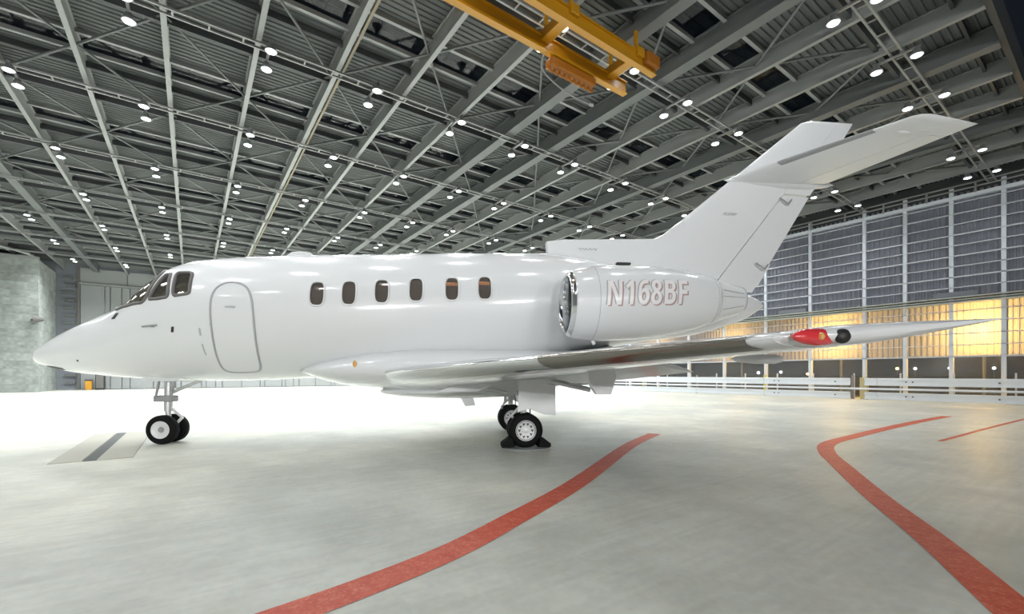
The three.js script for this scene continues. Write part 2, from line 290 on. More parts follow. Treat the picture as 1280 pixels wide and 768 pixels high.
// ================================================================ SMALL THINGS BY THE WALLS
{
  const y = place(group('waste_bin'), 50.6, -6.9); tag(y, 'small yellow bin standing at the far wall', 'bin');
  mesh('body', [rbox(.42, .75, .42, .04, 0, .375, 0)], M.yellow, y); mesh('lid', [rbox(.48, .08, .48, .03, 0, .8, 0)], M.black, y);
  const k = place(group('equipment_cabinet'), 50.6, -6.2); tag(k, 'dark equipment cabinet standing at the far wall', 'cabinet');
  mesh('body', [rbox(.55, 1.5, .5, .02, 0, .75, 0)], M.black, k); mesh('door', [rbox(.48, 1.3, .03, .01, 0, .78, .26)], M.frame, k);
  const s = place(group('wall_speaker'), 46.2, -9.1, 5.2); tag(s, 'black horn loudspeaker on the corner of the concrete pier', 'loudspeaker');
  mesh('bracket', [box(.3, .1, .3, -.1, 0, -.1)], M.black, s); mesh('horn', [new THREE.CylinderGeometry(.12, .3, .5, 14).rotateZ(-Math.PI / 2).translate(.2, .05, .2)], M.frame, s);
}
// ================================================================ OUTSIDE THE GLAZED WALL
[4.2, 9.9, 15.6, 21.4].forEach((u, i) => {
  const g = place(group('yard_lamp'), u, 30.3, 0); tag(g, 'orange sodium lamp on a post outside the ribbed panes', 'lamp', 'sodium lamps outside the glazed wall');
  mesh('post', [bar([0, -.1, 0], [0, 3.15, 0], .06)], M.postDark, g); mesh('bulb', [new THREE.SphereGeometry(.16, 16, 10).translate(0, 3.35, 0)], M.sodium, g);
  const l = new THREE.PointLight(SODIUM.color, SODIUM.intensity * [1.25, 1.0, .55, .35][i], 0, 2); l.name = 'yard_light'; l.position.set(0, 3.35, 0); l.castShadow = true; l.shadow.radius = 7; g.add(l);
});
for (const [px, d, hgt, warm] of [[.86, 120, 2.6, 1], [.9, 128, 2.7, 0], [.977, 118, 2.7, 0], [1.076, 122, 2.75, 0], [.60, 130, 1.7, 0], [.55, 126, 1.5, 0], [.66, 130, 1.2, 1]]) {
  const g = group('street_lamp'); g.position.set(px * d, -.11, -d); tag(g, 'small distant globe lamp glimmering in the dark beyond the yard', 'lamp', 'distant lamps in the dark');
  mesh('post', [bar([0, 0, 0], [0, hgt, 0], .07)], M.postDark, g); mesh('globe', [new THREE.SphereGeometry(.38, 12, 8).translate(0, hgt + .3, 0)], warm ? M.sodium : M.lampGlow, g);
}
// slab added to stop sodium glow, then masts added to light the jet
{ const c = struct(place(group('added_light_baffle'), 0, 0)); c.userData.label = 'flat slab added outside the glazed wall to block lamp glow'; mesh('slab', [box(3.2, .15, UF - UN, VR + 1.75, 4.7, -(UF + UN) / 2)], M.steelDark, c); }  // added slab keeps the sodium light off the upper panes
[-3, 7, 16].forEach((x, i) => {  // unseen masts behind the camera, added as frontal light on the jet
  const g = group('added_floodlight_mast'); g.position.set(x, 0, 22); tag(g, 'unseen floodlight mast with four lamps, added to light the jet', 'floodlight', 'unseen floodlight masts added on the apron');
  mesh('pole', [bar([0, 0, .25], [0, 5.2, .25], .12, 12, .09)], M.steel, g); mesh('foot', [box(1.2, .15, 1.2, 0, .075, .25)], M.grey, g);
  mesh('crossbar', [box(3.6, .12, .12, 0, 5.2, .2)], M.steel, g);
  for (let k = 0; k < 4; k++) { const h = mesh('flood_head', [rbox(.8, .66, .22, .04, -1.27 + k * .85, 5.5, .1)], M.lampBody, g); mesh('flood_glass', [box(.7, .56, .02, -1.27 + k * .85, 5.5, -.02)], M.lampGlow, h); }
  const l = new THREE.RectAreaLight(ADDED_MAST.color, ADDED_MAST.intensity, 3.3, .62); l.name = 'added_mast_light'; l.position.set(0, 5.5, -.06); g.add(l); g.updateMatrixWorld(true); l.lookAt(1 + x * .15, 2.6, -9);
});
// ================================================================ THE JET   (x aft from the nose, y up, z to port)
const PSI = Math.atan(.1086);
const jet = group('business_jet'); jet.position.set(-8.795, 0, -8.235); jet.rotation.y = PSI;
tag(jet, 'white twin-engine business jet parked in the hangar', 'airplane');
const HULL = [[0, 1.62, 1.57, .02], [.1, 1.755, 1.50, .15], [.24, 1.855, 1.455, .27], [.441, 1.965, 1.395, .38], [.778, 2.14, 1.325, .53], [1.117, 2.30, 1.29, .65], [1.419, 2.43, 1.257, .76], [1.667, 2.54, 1.237, .83], [1.945, 2.73, 1.216, .91], [2.154, 2.955, 1.204, .96], [2.365, 3.144, 1.194, 1.01], [2.72, 3.35, 1.18, 1.09], [3.15, 3.455, 1.176, 1.15], [3.58, 3.50, 1.178, 1.18], [4.2, 3.548, 1.194, 1.185], [5.06, 3.594, 1.24, 1.185], [6.6, 3.653, 1.335, 1.185], [8.19, 3.718, 1.46, 1.185], [9.5, 3.745, 1.63, 1.17], [10.19, 3.69, 1.75, 1.08], [10.9, 3.575, 1.86, .93], [11.68, 3.50, 1.99, .78], [12.8, 3.34, 2.15, .52], [13.73, 3.08, 2.43, .25], [14.29, 2.81, 2.77, .04]];
function spline(T, k) {                                        // monotone cubic through the table
  const x = T.map(r => r[0]), y = T.map(r => r[k]), n = x.length, d = [], m = [];
  for (let i = 0; i < n - 1; i++) d.push((y[i + 1] - y[i]) / (x[i + 1] - x[i]));
  for (let i = 0; i < n; i++) m.push(i === 0 ? d[0] : i === n - 1 ? d[n - 2] : d[i - 1] * d[i] <= 0 ? 0 : 2 * d[i - 1] * d[i] / (d[i - 1] + d[i]));
  return s => { s = Math.max(x[0], Math.min(x[n - 1], s)); let i = 0; while (i < n - 2 && s > x[i + 1]) i++;
    const h = x[i + 1] - x[i], t = (s - x[i]) / h; return y[i] * (1 + 2 * t) * (1 - t) ** 2 + h * m[i] * t * (1 - t) ** 2 + y[i + 1] * t * t * (3 - 2 * t) + h * m[i + 1] * t * t * (t - 1); };
}
function makeHull(T) { const a = spline(T, 1), b = spline(T, 2), w = spline(T, 3);
  const pt = (s, th, off = 0) => { const r = (a(s) - b(s)) / 2, ym = (a(s) + b(s)) / 2; return [s, ym + (r + off) * Math.sin(th), (w(s) + off) * Math.cos(th)]; };
  const th = (s, y) => Math.asin(Math.max(-1, Math.min(1, (y - (a(s) + b(s)) / 2) / ((a(s) - b(s)) / 2))));
  return { a, b, w, pt, th }; }
const hull = makeHull(HULL);
function loft(H, s0, s1, n, off = 0, rad = 64, easing = t => t) {   // closed body of rings
  const rows = []; for (let i = 0; i <= n; i++) { const s = s0 + (s1 - s0) * easing(i / n), r = []; for (let j = 0; j <= rad; j++) r.push(H.pt(s, -j / rad * Math.PI * 2, off)); rows.push(r); }
  const mid = r => { const c = [0, 0, 0]; for (let j = 0; j < rad; j++) for (let k = 0; k < 3; k++) c[k] += r[j][k] / rad; return r.map(() => c); };
  rows.unshift(mid(rows[0])); rows.push(mid(rows[rows.length - 1]));
  return rows;
}
function closedGeo(rows) { // drop degenerate faces
  const g = gridGeo(rows); const m = smoothNormals(g); const ix = m.index.array, out = [];
  for (let i = 0; i < ix.length; i += 3) if (ix[i] !== ix[i + 1] && ix[i + 1] !== ix[i + 2] && ix[i] !== ix[i + 2]) out.push(ix[i], ix[i + 1], ix[i + 2]);
  m.setIndex(out); m.computeVertexNormals(); return m; }
// patch on the hull: outline in (s, theta); proud by o1, reaching in to o0
function patch(outline, o0, o1, rings = 6, H = hull) {
  let c = [0, 0]; outline.forEach(p => { c[0] += p[0] / outline.length; c[1] += p[1] / outline.length; });
  const n = outline.length, R = [];
  const row = (k, o) => { const r = []; for (let j = 0; j <= n; j++) { const p = outline[j % n]; r.push(H.pt(c[0] + (p[0] - c[0]) * k, c[1] + (p[1] - c[1]) * k, o)); } return r; };
  for (let i = 0; i <= rings; i++) R.push(row(i / rings, o1));
  for (let i = rings; i >= 0; i--) R.push(row(i / rings, o0));
  const g = gridGeo(R), k = smoothNormals(g), ix = k.index.array, out = [];
  for (let i = 0; i < ix.length; i += 3) if (ix[i] !== ix[i + 1] && ix[i + 1] !== ix[i + 2] && ix[i] !== ix[i + 2]) out.push(ix[i], ix[i + 1], ix[i + 2]);
  k.setIndex(out);
  { // orientation: make it face outwards
    const p = k.attributes.position; let vol = 0; const A = V3(), B = V3(), C = V3(), q = k.index.array;
    for (let i = 0; i < q.length; i += 3) { A.fromBufferAttribute(p, q[i]); B.fromBufferAttribute(p, q[i + 1]); C.fromBufferAttribute(p, q[i + 2]); vol += A.dot(B.clone().cross(C)); }
    if (vol < 0) { const q2 = Array.from(q); for (let i = 0; i < q2.length; i += 3) [q2[i], q2[i + 1]] = [q2[i + 1], q2[i]]; k.setIndex(q2); }
  }
  return toCreasedNormals(k, .7);
}
const solidFix = g => { const p = g.attributes.position, q = Array.from(g.index.array); let vol = 0; const A = V3(), B = V3(), C = V3();
  for (let i = 0; i < q.length; i += 3) { A.fromBufferAttribute(p, q[i]); B.fromBufferAttribute(p, q[i + 1]); C.fromBufferAttribute(p, q[i + 2]); vol += A.dot(B.clone().cross(C)); }
  if (vol < 0) { for (let i = 0; i < q.length; i += 3) [q[i], q[i + 1]] = [q[i + 1], q[i]]; g.setIndex(q); g.computeVertexNormals(); } return g; };
const dense = (o, n = 5) => o.flatMap((p, i) => { const q = o[(i + 1) % o.length]; return Array.from({ length: n }, (_, k) => [p[0] + (q[0] - p[0]) * k / n, p[1] + (q[1] - p[1]) * k / n]); });
const roundOff = (o, it = 2) => { for (let k = 0; k < it; k++) o = o.flatMap((p, i) => { const q = o[(i + 1) % o.length]; return [[p[0] * .75 + q[0] * .25, p[1] * .75 + q[1] * .25], [p[0] * .25 + q[0] * .75, p[1] * .25 + q[1] * .75]]; }); return o; };
const onHull = o => o.map(([s, y]) => [s, hull.th(s, y)]);
const mirrorTh = o => o.map(([s, t]) => [s, Math.PI - t]);
const outlineTube = (o, r, off = .004, seg = 120) => tube(o.map(([s, t]) => V3(...hull.pt(s, t, off))), r, true, seg, 6);
const oval = (s, y, a, b) => Array.from({ length: 28 }, (_, i) => { const t = i / 28 * Math.PI * 2, c = Math.cos(t), q = Math.sin(t), e = 2 / 3.2; return [s + a * Math.sign(c) * Math.abs(c) ** e, y + b * Math.sign(q) * Math.abs(q) ** e]; });
const WIN = [[5.363, 2.682], [5.892, 2.706], [6.443, 2.745], [7.03, 2.785], [7.655, 2.812], [8.234, 2.838]].map(([s, y]) => onHull(oval(s, y, .125, .215)));
const D = Math.PI / 180;
const PANES = [
  roundOff(dense([[1.68, 82 * D], [2.2, 83 * D], [2.5, 70 * D], [2.63, 52 * D], [2.55, 15 * D], [2.2, 23 * D], [1.9, 38 * D], [1.72, 58 * D]], 2), 2),
  roundOff(dense(onHull([[2.61, 2.55], [2.745, 3.02], [2.84, 3.045], [2.96, 2.59], [2.78, 2.56]]), 2), 2),
  roundOff(dense(onHull([[3.035, 2.605], [2.945, 3.05], [3.245, 3.045], [3.305, 2.66], [3.25, 2.64]]), 2), 2),
];
{
  const rows = loft(hull, 0.004, 14.29, 150, 0, 72, t => t < .4 ? .32 * t / .4 * (0.45 + .55 * t / .4) : .32 + .68 * (t - .4) / .6);
  const ev = new Evaluator(); ev.attributes = ['position', 'normal', 'uv']; ev.useGroups = true;
  let body = new Brush(solidFix(closedGeo(rows)), M.paint); body.updateMatrixWorld();
  const cav = new Brush(solidFix(closedGeo(loft(hull, 1.95, 8.85, 50, -.06, 48))), M.liner); cav.updateMatrixWorld();
  body = ev.evaluate(body, cav, SUBTRACTION);
  for (const o of [...PANES, ...WIN]) for (const q of [o, mirrorTh(o)]) {
    const g = patch(q, -.2, .15, 6); const b = new Brush(g, M.frame); b.updateMatrixWorld(); body = ev.evaluate(body, b, SUBTRACTION);
  }
  const f = new THREE.Mesh(body.geometry, body.material); f.name = 'fuselage'; f.castShadow = f.receiveShadow = true; jet.add(f);
  console.log('fuselage tris', body.geometry.index ? body.geometry.index.count / 3 : body.geometry.attributes.position.count / 3, Array.isArray(body.material) ? body.material.length : 1);
  const cab = mesh('cabin_interior', [box(6.2, .05, 1.3, 5.6, 1.8, 0), new THREE.CylinderGeometry(1.05, 1.05, .06, 32).rotateZ(Math.PI / 2).translate(3.5, 2.35, 0)], M.liner, jet);
  for (const z of [-.45, .45]) { mesh('cockpit_seat', [rbox(.5, .14, .46, .05, 2.85, 2.25, z), rbox(.13, .72, .44, .05, 3.1, 2.6, z), rbox(.1, .2, .26, .04, 3.12, 3.02, z)], M.seatTan, jet); }
  mesh('instrument_panel', [rbox(.35, .3, 1.5, .06, 2.28, 2.36, 0)], M.black, jet);
}
WIN.forEach((o, i) => { for (const q of [o, mirrorTh(o)]) {
  const p = mesh('cabin_window', [patch(q, -.035, -.02, 4)], M.tint, jet); p.userData.label = 'dark oval cabin window';
  mesh('window_frame', [outlineTube(q, .017, .0, 56)], M.paint, p);
  if (q === o && i > 3) { const [cs, ct] = q.reduce((a, b) => [a[0] + b[0] / q.length, a[1] + b[1] / q.length], [0, 0]); const bl = mesh('window_blind', [box(.2, .05, .02, cs, hull.pt(cs, ct)[1] + .09, hull.pt(cs, ct)[2] - .08)], new THREE.MeshStandardMaterial({ color: rgb(.85, .5, .2), emissive: rgb(1, .5, .16), emissiveIntensity: 1.1 }), p); bl.name = 'cabin_light'; bl.userData.label = 'warm cabin light'; }
} });
PANES.forEach((o, i) => { for (const q of [o, mirrorTh(o)]) { const p = mesh('cockpit_window', [patch(q, -.03, -.015, 5)], M.cockpitGlass, jet); mesh('window_frame', [outlineTube(q, .03, -.005, 90)], M.frame, p); } });
{ // entry door, small ports
  const dp = onHull([[3.668, 2.406], [3.668, 2.583], [3.718, 2.753], [3.84, 2.844], [3.966, 2.861], [4.128, 2.834], [4.249, 2.733], [4.32, 2.552], [4.349, 2.282], [4.342, 1.886], [4.29, 1.5], [4.25, 1.40], [4.17, 1.35], [3.841, 1.33], [3.65, 1.35], [3.615, 1.43], [3.636, 1.617], [3.669, 1.945]]);
  const o = roundOff(dp, 2), d = mesh('entry_door', [patch(o, -.01, .005, 14)], M.paint, jet);
  mesh('door_seal', [outlineTube(o, .019, .003, 160)], M.seal, d);
  const hp = onHull([[3.9, 2.41], [4.06, 2.41], [4.06, 2.44], [3.9, 2.44]]); mesh('door_handle', [patch(dense(hp, 2), 0, .014, 2)], M.alu, d);
  const hg = onHull([[3.655, 2.11], [3.675, 2.11], [3.675, 2.15], [3.655, 2.15]]); mesh('door_latch', [patch(dense(hg, 2), 0, .016, 2)], M.black, d);
  const port = (name, s, y, a, b, mat, sk = 0) => mesh(name, [patch(onHull([[s - a, y - b], [s - a + sk, y + b], [s + a + sk, y + b], [s + a, y - b]].map(p => p)).flatMap((p, i, l) => { const q = l[(i + 1) % 4]; return [p, [(p[0] + q[0]) / 2, (p[1] + q[1]) / 2]]; }), 0, .008, 2)], mat, jet);
  port('air_vent', 1.95, 2.285, .04, .05, M.black, .05); port('angle_of_attack_vane', 3.028, 2.046, .02, .045, M.black, .02);
  port('static_port', 3.477, 2.01, .012, .06, M.seam); port('access_panel', 3.469, 1.722, .008, .09, M.seam); port('drain_port', 1.188, 1.536, .014, .012, M.black);
  const pt = hull.pt(2.7, hull.th(2.7, 2.1), .05); mesh('pitot_tube', [bar([pt[0] - .12, pt[1] - .005, pt[2]], [pt[0] + .1, pt[1] + .02, pt[2]], .016), bar([pt[0] + .05, pt[1], pt[2] - .07], [pt[0], pt[1], pt[2]], .012)], M.grey, jet);
  const nl = onHull([[.36, 1.42], [.5, 1.4], [.72, 1.375], [.72, 1.41], [.55, 1.44], [.4, 1.455]]); mesh('nose_light_slot', [patch(dense(nl, 3), 0, .006, 3)], M.black, jet);
  for (const [s, h, l] of [[4.75, .08, .5], [6.9, .05, .22], [8.0, .05, .2]]) { const y = hull.a(s); const sh = new THREE.Shape([[-l / 2, 0], [-l * .3, h * .8], [0, h], [l * .35, h * .7], [l / 2, 0]].map(p => new THREE.Vector2(...p))); mesh('antenna', [new THREE.ExtrudeGeometry(sh, { depth: l > .4 ? .3 : .05, bevelEnabled: true, bevelSize: .02, bevelThickness: .03, bevelSegments: 2 }).translate(s, y - .02, l > .4 ? -.15 : -.02)], M.paint, jet); }
}
// belly fairing
const BELLY = makeHull([[4.9, 1.44, 1.30, .62], [5.3, 1.6, 1.16, .93], [5.75, 1.72, 1.07, 1.08], [6.5, 1.83, 1.0, 1.2], [7.2, 1.88, .93, 1.24], [8, 1.88, .87, 1.24], [9, 1.85, .9, 1.2], [10, 1.8, 1.12, 1.05], [10.8, 1.9, 1.55, .7]]);
{
  const b = mesh('belly_fairing', [solidFix(closedGeo(loft(BELLY, 4.9, 10.8, 60, 0, 48)))], M.paint, jet);
  const p = BELLY.pt(6.1, Math.asin(.12), 0); const l = mesh('landing_light', [new THREE.SphereGeometry(.07, 14, 10).scale(.6, 1, .4).rotateY(-.5).translate(5.98, 1.47, BELLY.pt(5.98, .2)[2])], M.amber, b);
}
// ---- wings
function airfoilRow(t, LE, chord, yLE, yTE, thick, x0 = 0, x1 = 1, up = .62, lo = 1.38, n = 18, axis = 'z') {
  const th = x => 5 * thick * (.2969 * Math.sqrt(x) - .126 * x - .3516 * x * x + .2843 * x ** 3 - .1036 * x ** 4), r = [];
  const xs = Array.from({ length: n + 1 }, (_, i) => x0 + (x1 - x0) * (1 - Math.cos(i / n * Math.PI)) / 2);
  for (const x of [...xs].reverse()) r.push([x, up * th(x)]); for (const x of x0 > 0 ? xs : xs.slice(1)) r.push([x, -lo * th(x)]);
  r.push(r[0]);
  return r.map(([x, y]) => axis === 'z' ? [LE + x * chord, yLE + (yTE - yLE) * x + y * chord, t] : [LE + x * chord, t, y * chord]);
}
function sections(list) { const rows = list.map(r => r); const mid = r => { const c = [0, 0, 0]; const n = r.length - 1; for (let j = 0; j < n; j++) for (let k = 0; k < 3; k++) c[k] += r[j][k] / n; return r.map(() => c); };
  return toCreasedNormals(solidFix(closedGeo([mid(rows[0]), ...rows, mid(rows[rows.length - 1])])), .9); }
const flip = g => { const k = g.clone().scale(1, 1, -1); const i = k.index; if (i) { const q = Array.from(i.array); for (let a = 0; a < q.length; a += 3) [q[a], q[a + 1]] = [q[a + 1], q[a]]; k.setIndex(q); } else { for (const n of Object.keys(k.attributes)) { const at = k.attributes[n], z = at.itemSize; for (let a = 0; a < at.count; a += 3) for (let c = 0; c < z; c++) { const u = at.array[a * z + c]; at.array[a * z + c] = at.array[(a + 1) * z + c]; at.array[(a + 1) * z + c] = u; } } } return k; };
const WT = 6.2;
const wing = t => { const k = (t - 1.15) / (WT - 1.15); return { LE: 6.48 + 3.69 * k, TE: 9.9 + 2.0 * k, yLE: 1.335 + .235 * k, yTE: 1.40 + .32 * k, th: .115 - .03 * k }; };
const wrow = (t, x0, x1, dy = 0) => { const w = wing(t); return airfoilRow(t, w.LE, w.TE - w.LE, w.yLE + dy, w.yTE + dy, w.th, x0, x1); };
for (const side of [1, -1]) {
  const put = (name, g, mat, parent) => mesh(name, [side > 0 ? g : flip(g)], mat, parent);
  const ts = [.5, 1.15, 1.8, 2.5, 3.3, 4.1, 4.9, 5.6, 6.05];
  const main = sections([...ts.map(t => wrow(t, 0, .74)), wrow(6.1, 0, .74)]);
  const w = put('wing', main, M.paint, jet);
  // rounded tip
  const tip = [6.1, 6.16, 6.21, 6.24].map((t, i) => { const q = wing(t), s = [1, .93, .74, .38][i], c = q.TE - q.LE; return airfoilRow(t, q.LE + [0, .05, .14, .3][i], c - [0, .05, .14, .3][i], q.yLE + .01, q.yTE, q.th * s, 0, 1); });
  put('wing_tip', sections(tip), M.paint, w);
  const flapR = t => { const q = wing(t), c = q.TE - q.LE; return airfoilRow(t, q.LE + c * .745, c * .26, q.yLE + (q.yTE - q.yLE) * .745 - .02, q.yTE - c * .085, .1, 0, 1, 1, 1); };
  put('flap', sections([1.25, 2, 2.8, 3.55].map(flapR)), M.paint, w);
  put('aileron', sections([3.6, 4.5, 5.3, 6.04].map(t => wrow(t, .752, 1))), M.paint, w);
  const lead = (t0, t1, n, off) => { const rows = []; for (let i = 0; i <= n; i++) { const t = t0 + (t1 - t0) * i / n, q = wing(t), c = q.TE - q.LE, T = x => 5 * q.th * (.2969 * Math.sqrt(x) - .126 * x - .3516 * x * x), r = [];
      for (let j = 0; j <= 20; j++) { const a = -1 + j / 10, x = a * a * (a < 0 ? .05 : .085), y = a < 0 ? .62 * T(x) : -1.38 * T(x); const nx = -off * (1 - Math.abs(a)) , ny = off * (a < 0 ? 1 : -1) * Math.min(1, Math.abs(a) * 3); r.push([q.LE + x * c + nx, q.yLE + (q.yTE - q.yLE) * x + y * c + ny, t]); } rows.push(r); }
    const g = gridGeo(rows); g.computeVertexNormals(); return g; };
  put('leading_edge', lead(1.2, 4.15, 20, .006), M.chrome, w).userData.label = 'polished metal leading edge strip';
  put('leading_edge', lead(4.17, 5.95, 14, .008), M.darkMetal, w).userData.label = 'dull brown metal leading edge strip';
  // navigation light at the tip corner
  { const q = wing(6.05); const lens = new THREE.SphereGeometry(1, 24, 16).scale(.23, .064, .065); lens.rotateY(.22); lens.translate(10.38, 1.567, 6.17);
    const n = put('navigation_light', lens, side > 0 ? M.red2 : std([.05, .5, .2], .15), w); n.userData.label = side > 0 ? 'red wing tip light' : 'green wing tip light';
    const bl = new THREE.SphereGeometry(1, 16, 12).scale(.065, .054, .04).rotateY(.1).translate(10.54, 1.572, 6.215); put('lens_frame', bl, M.black, n);
    const bu = new THREE.SphereGeometry(.028, 10, 8).translate(10.36, 1.567, 6.232); put('bulb', bu, M.amber, n); }
  // flap track fairings
  const fair = (t, s0, y0, l, h, dp) => { const sh = new THREE.Shape([[0, .02], [l * .9, .05], [l, -h * .3], [l * .82, -h], [l * .35, -h], [l * .12, -h * .55]].map(p => new THREE.Vector2(...p))); return new THREE.ExtrudeGeometry(sh, { depth: dp, bevelEnabled: true, bevelSize: .015, bevelThickness: .02, bevelSegments: 2 }).translate(s0, y0, t - dp / 2); };
  put('flap_track_fairing', fair(3.0, 9.56, 1.36, .42, .33, .07), M.paint, w);
  const pod = new THREE.LatheGeometry([[.001, 0], [.03, .08], [.045, .25], [.045, .48], [.03, .56], [.001, .58]].map(p => new THREE.Vector2(...p)), 12).rotateZ(-Math.PI / 2).scale(1, 1.1, .8);
  put('hinge_fairing', pod.scale(1.0, 1.0, 1).translate(10.55, 1.455, 4.85), M.paint, w);
  put('flap_strut', mergeGeometries([bar([9.35, 1.2, 1.75], [9.95, 1.05, 1.9], .03), bar([9.2, 1.18, 2.3], [9.8, 1.05, 2.4], .028), box(.5, .02, .5, 9.5, 1.14, 2.1)].map(clean)), M.alu, w);
}
// ---- engines
const NAC = spline([[0, .49], [.05, .545], [.2, .585], [.65, .632], [1.2, .625], [1.7, .585], [2.2, .5], [2.55, .40], [2.95, .28], [3.1, .235]].map(r => [r[0], r[1]]), 1);
const NS = 9.56, NZ = 1.75, ny = s => 2.47 + .038 * (s - NS);
for (const side of [1, -1]) {
  const e = group('engine', jet);
  const ring = (x, r, n = 48) => Array.from({ length: n + 1 }, (_, j) => { const a = -j / n * Math.PI * 2; return [NS + x, ny(NS + x) + r * Math.sin(a), side * NZ + r * Math.cos(a)]; });
  const body = []; for (let i = 0; i <= 40; i++) { const x = .06 + i / 40 * 2.5; body.push(ring(x, NAC(x))); }
  body.push(ring(2.57, .36));
  const g1 = gridGeo(body); g1.computeVertexNormals(); mesh('nacelle', [smoothNormals(g1)], M.paint, e);
  const cone = []; for (let i = 0; i <= 10; i++) { const x = 2.57 + i / 10 * .55; cone.push(ring(x, NAC(x) * .985)); } cone.push(ring(3.1, .16), ring(2.7, .14));
  const tc = mesh('exhaust_cone', [smoothNormals(gridGeo(cone))], M.paint, e);
  for (const a of [.05, .32, -.5]) mesh('panel_seam', [bar([NS + 2.6, ny(12.2) + .4 * Math.sin(a), side * (NZ + .395 * Math.cos(a))], [NS + 3.05, ny(12.6) + .255 * Math.sin(a), side * (NZ + .252 * Math.cos(a))], .007, 5)], M.seam, tc);
  const lip = []; for (const [x, r] of [[.07, .553], [.03, .53], [.0, .505], [-.012, .485], [0, .465], [.05, .45], [.2, .44]]) lip.push(ring(x, r));
  mesh('intake_lip', [smoothNormals(gridGeo(lip))], M.chrome, e).userData.label = 'polished chrome intake lip';
  mesh('intake_duct', [smoothNormals(gridGeo([ring(.19, .441), ring(.55, .43)]))], M.darkMetal, e);
  const fan = []; for (let i = 0; i < 20; i++) { const a = i / 20 * Math.PI * 2; fan.push(box(.1, .32, .05).rotateY(.6).translate(0, .26, 0).rotateX(a).translate(NS + .5, ny(NS), side * NZ)); }
  mesh('fan', [...fan, new THREE.CylinderGeometry(.43, .43, .02, 32).rotateZ(Math.PI / 2).translate(NS + .56, ny(NS), side * NZ)], M.fan, e);
  mesh('spinner', [new THREE.ConeGeometry(.12, .26, 20).rotateZ(Math.PI / 2).translate(NS + .38, ny(NS), side * NZ)], M.alu, e);
  mesh('nacelle_seam', [tube(ring(.42, NAC(.42) + .001).slice(0, 48), .004, true, 60, 5), tube(ring(2.5, NAC(2.5) + .001).slice(0, 48), .005, true, 60, 5)], M.seam, e);
  mesh('pylon', [sections([.7, 1.0, 1.35].map(t => airfoilRow(side * t, 10.0, 2.3, 2.62, 2.7, .1, 0, 1, 1, 1)))], M.paint, e);
  mesh('drain_mast', [bar([NS + .45, ny(10) - .6, side * NZ], [NS + .5, ny(10) - .68, side * NZ], .03), bar([11.0, 3.08, side * 1.6], [11.08, 3.17, side * 1.6], .012)], M.paint, e);
}
{ // registration on the near nacelle
  const font = await new FontLoader().loadAsync('fonts/droid/droid_sans_bold.typeface.json');
  const wrap = (dx, dy, lift, size, mat, name, parent) => {
    const str = 'N168BF'; let x = 0; const sc = size / font.data.resolution;
    for (const ch of str) {
      const g = new TessellateModifier(.05, 8).modify(new TextGeometry(ch, { font, size, depth: .006, curveSegments: 5 })); const p = g.attributes.position;
      for (let i = 0; i < p.count; i++) {
        const X = p.getX(i) * .68 + p.getY(i) * .08 + x + dx, Y = p.getY(i) + dy, Z = p.getZ(i), s = 10.04 + X, R = NAC(s - NS) + lift + Z, a = (Y - .115) / NAC(s - NS) ;
        p.setXYZ(i, s, ny(s) + R * Math.sin(a), NZ + R * Math.cos(a));
      }
      g.computeVertexNormals(); mesh(name, [g], mat, parent); x += font.data.glyphs[ch].ha * sc * .69;
    }
  };
  const r = group('registration_lettering', jet); r.userData.label = 'N168BF in raised pale letters with reddish edges';
  wrap(.026, -.02, .001, .4, M.letterEdge, 'letter_shadow', r); wrap(-.016, .008, .002, .4, M.letterGrey, 'letter_edge', r); wrap(0, 0, .005, .4, M.letter, 'letter', r);
}
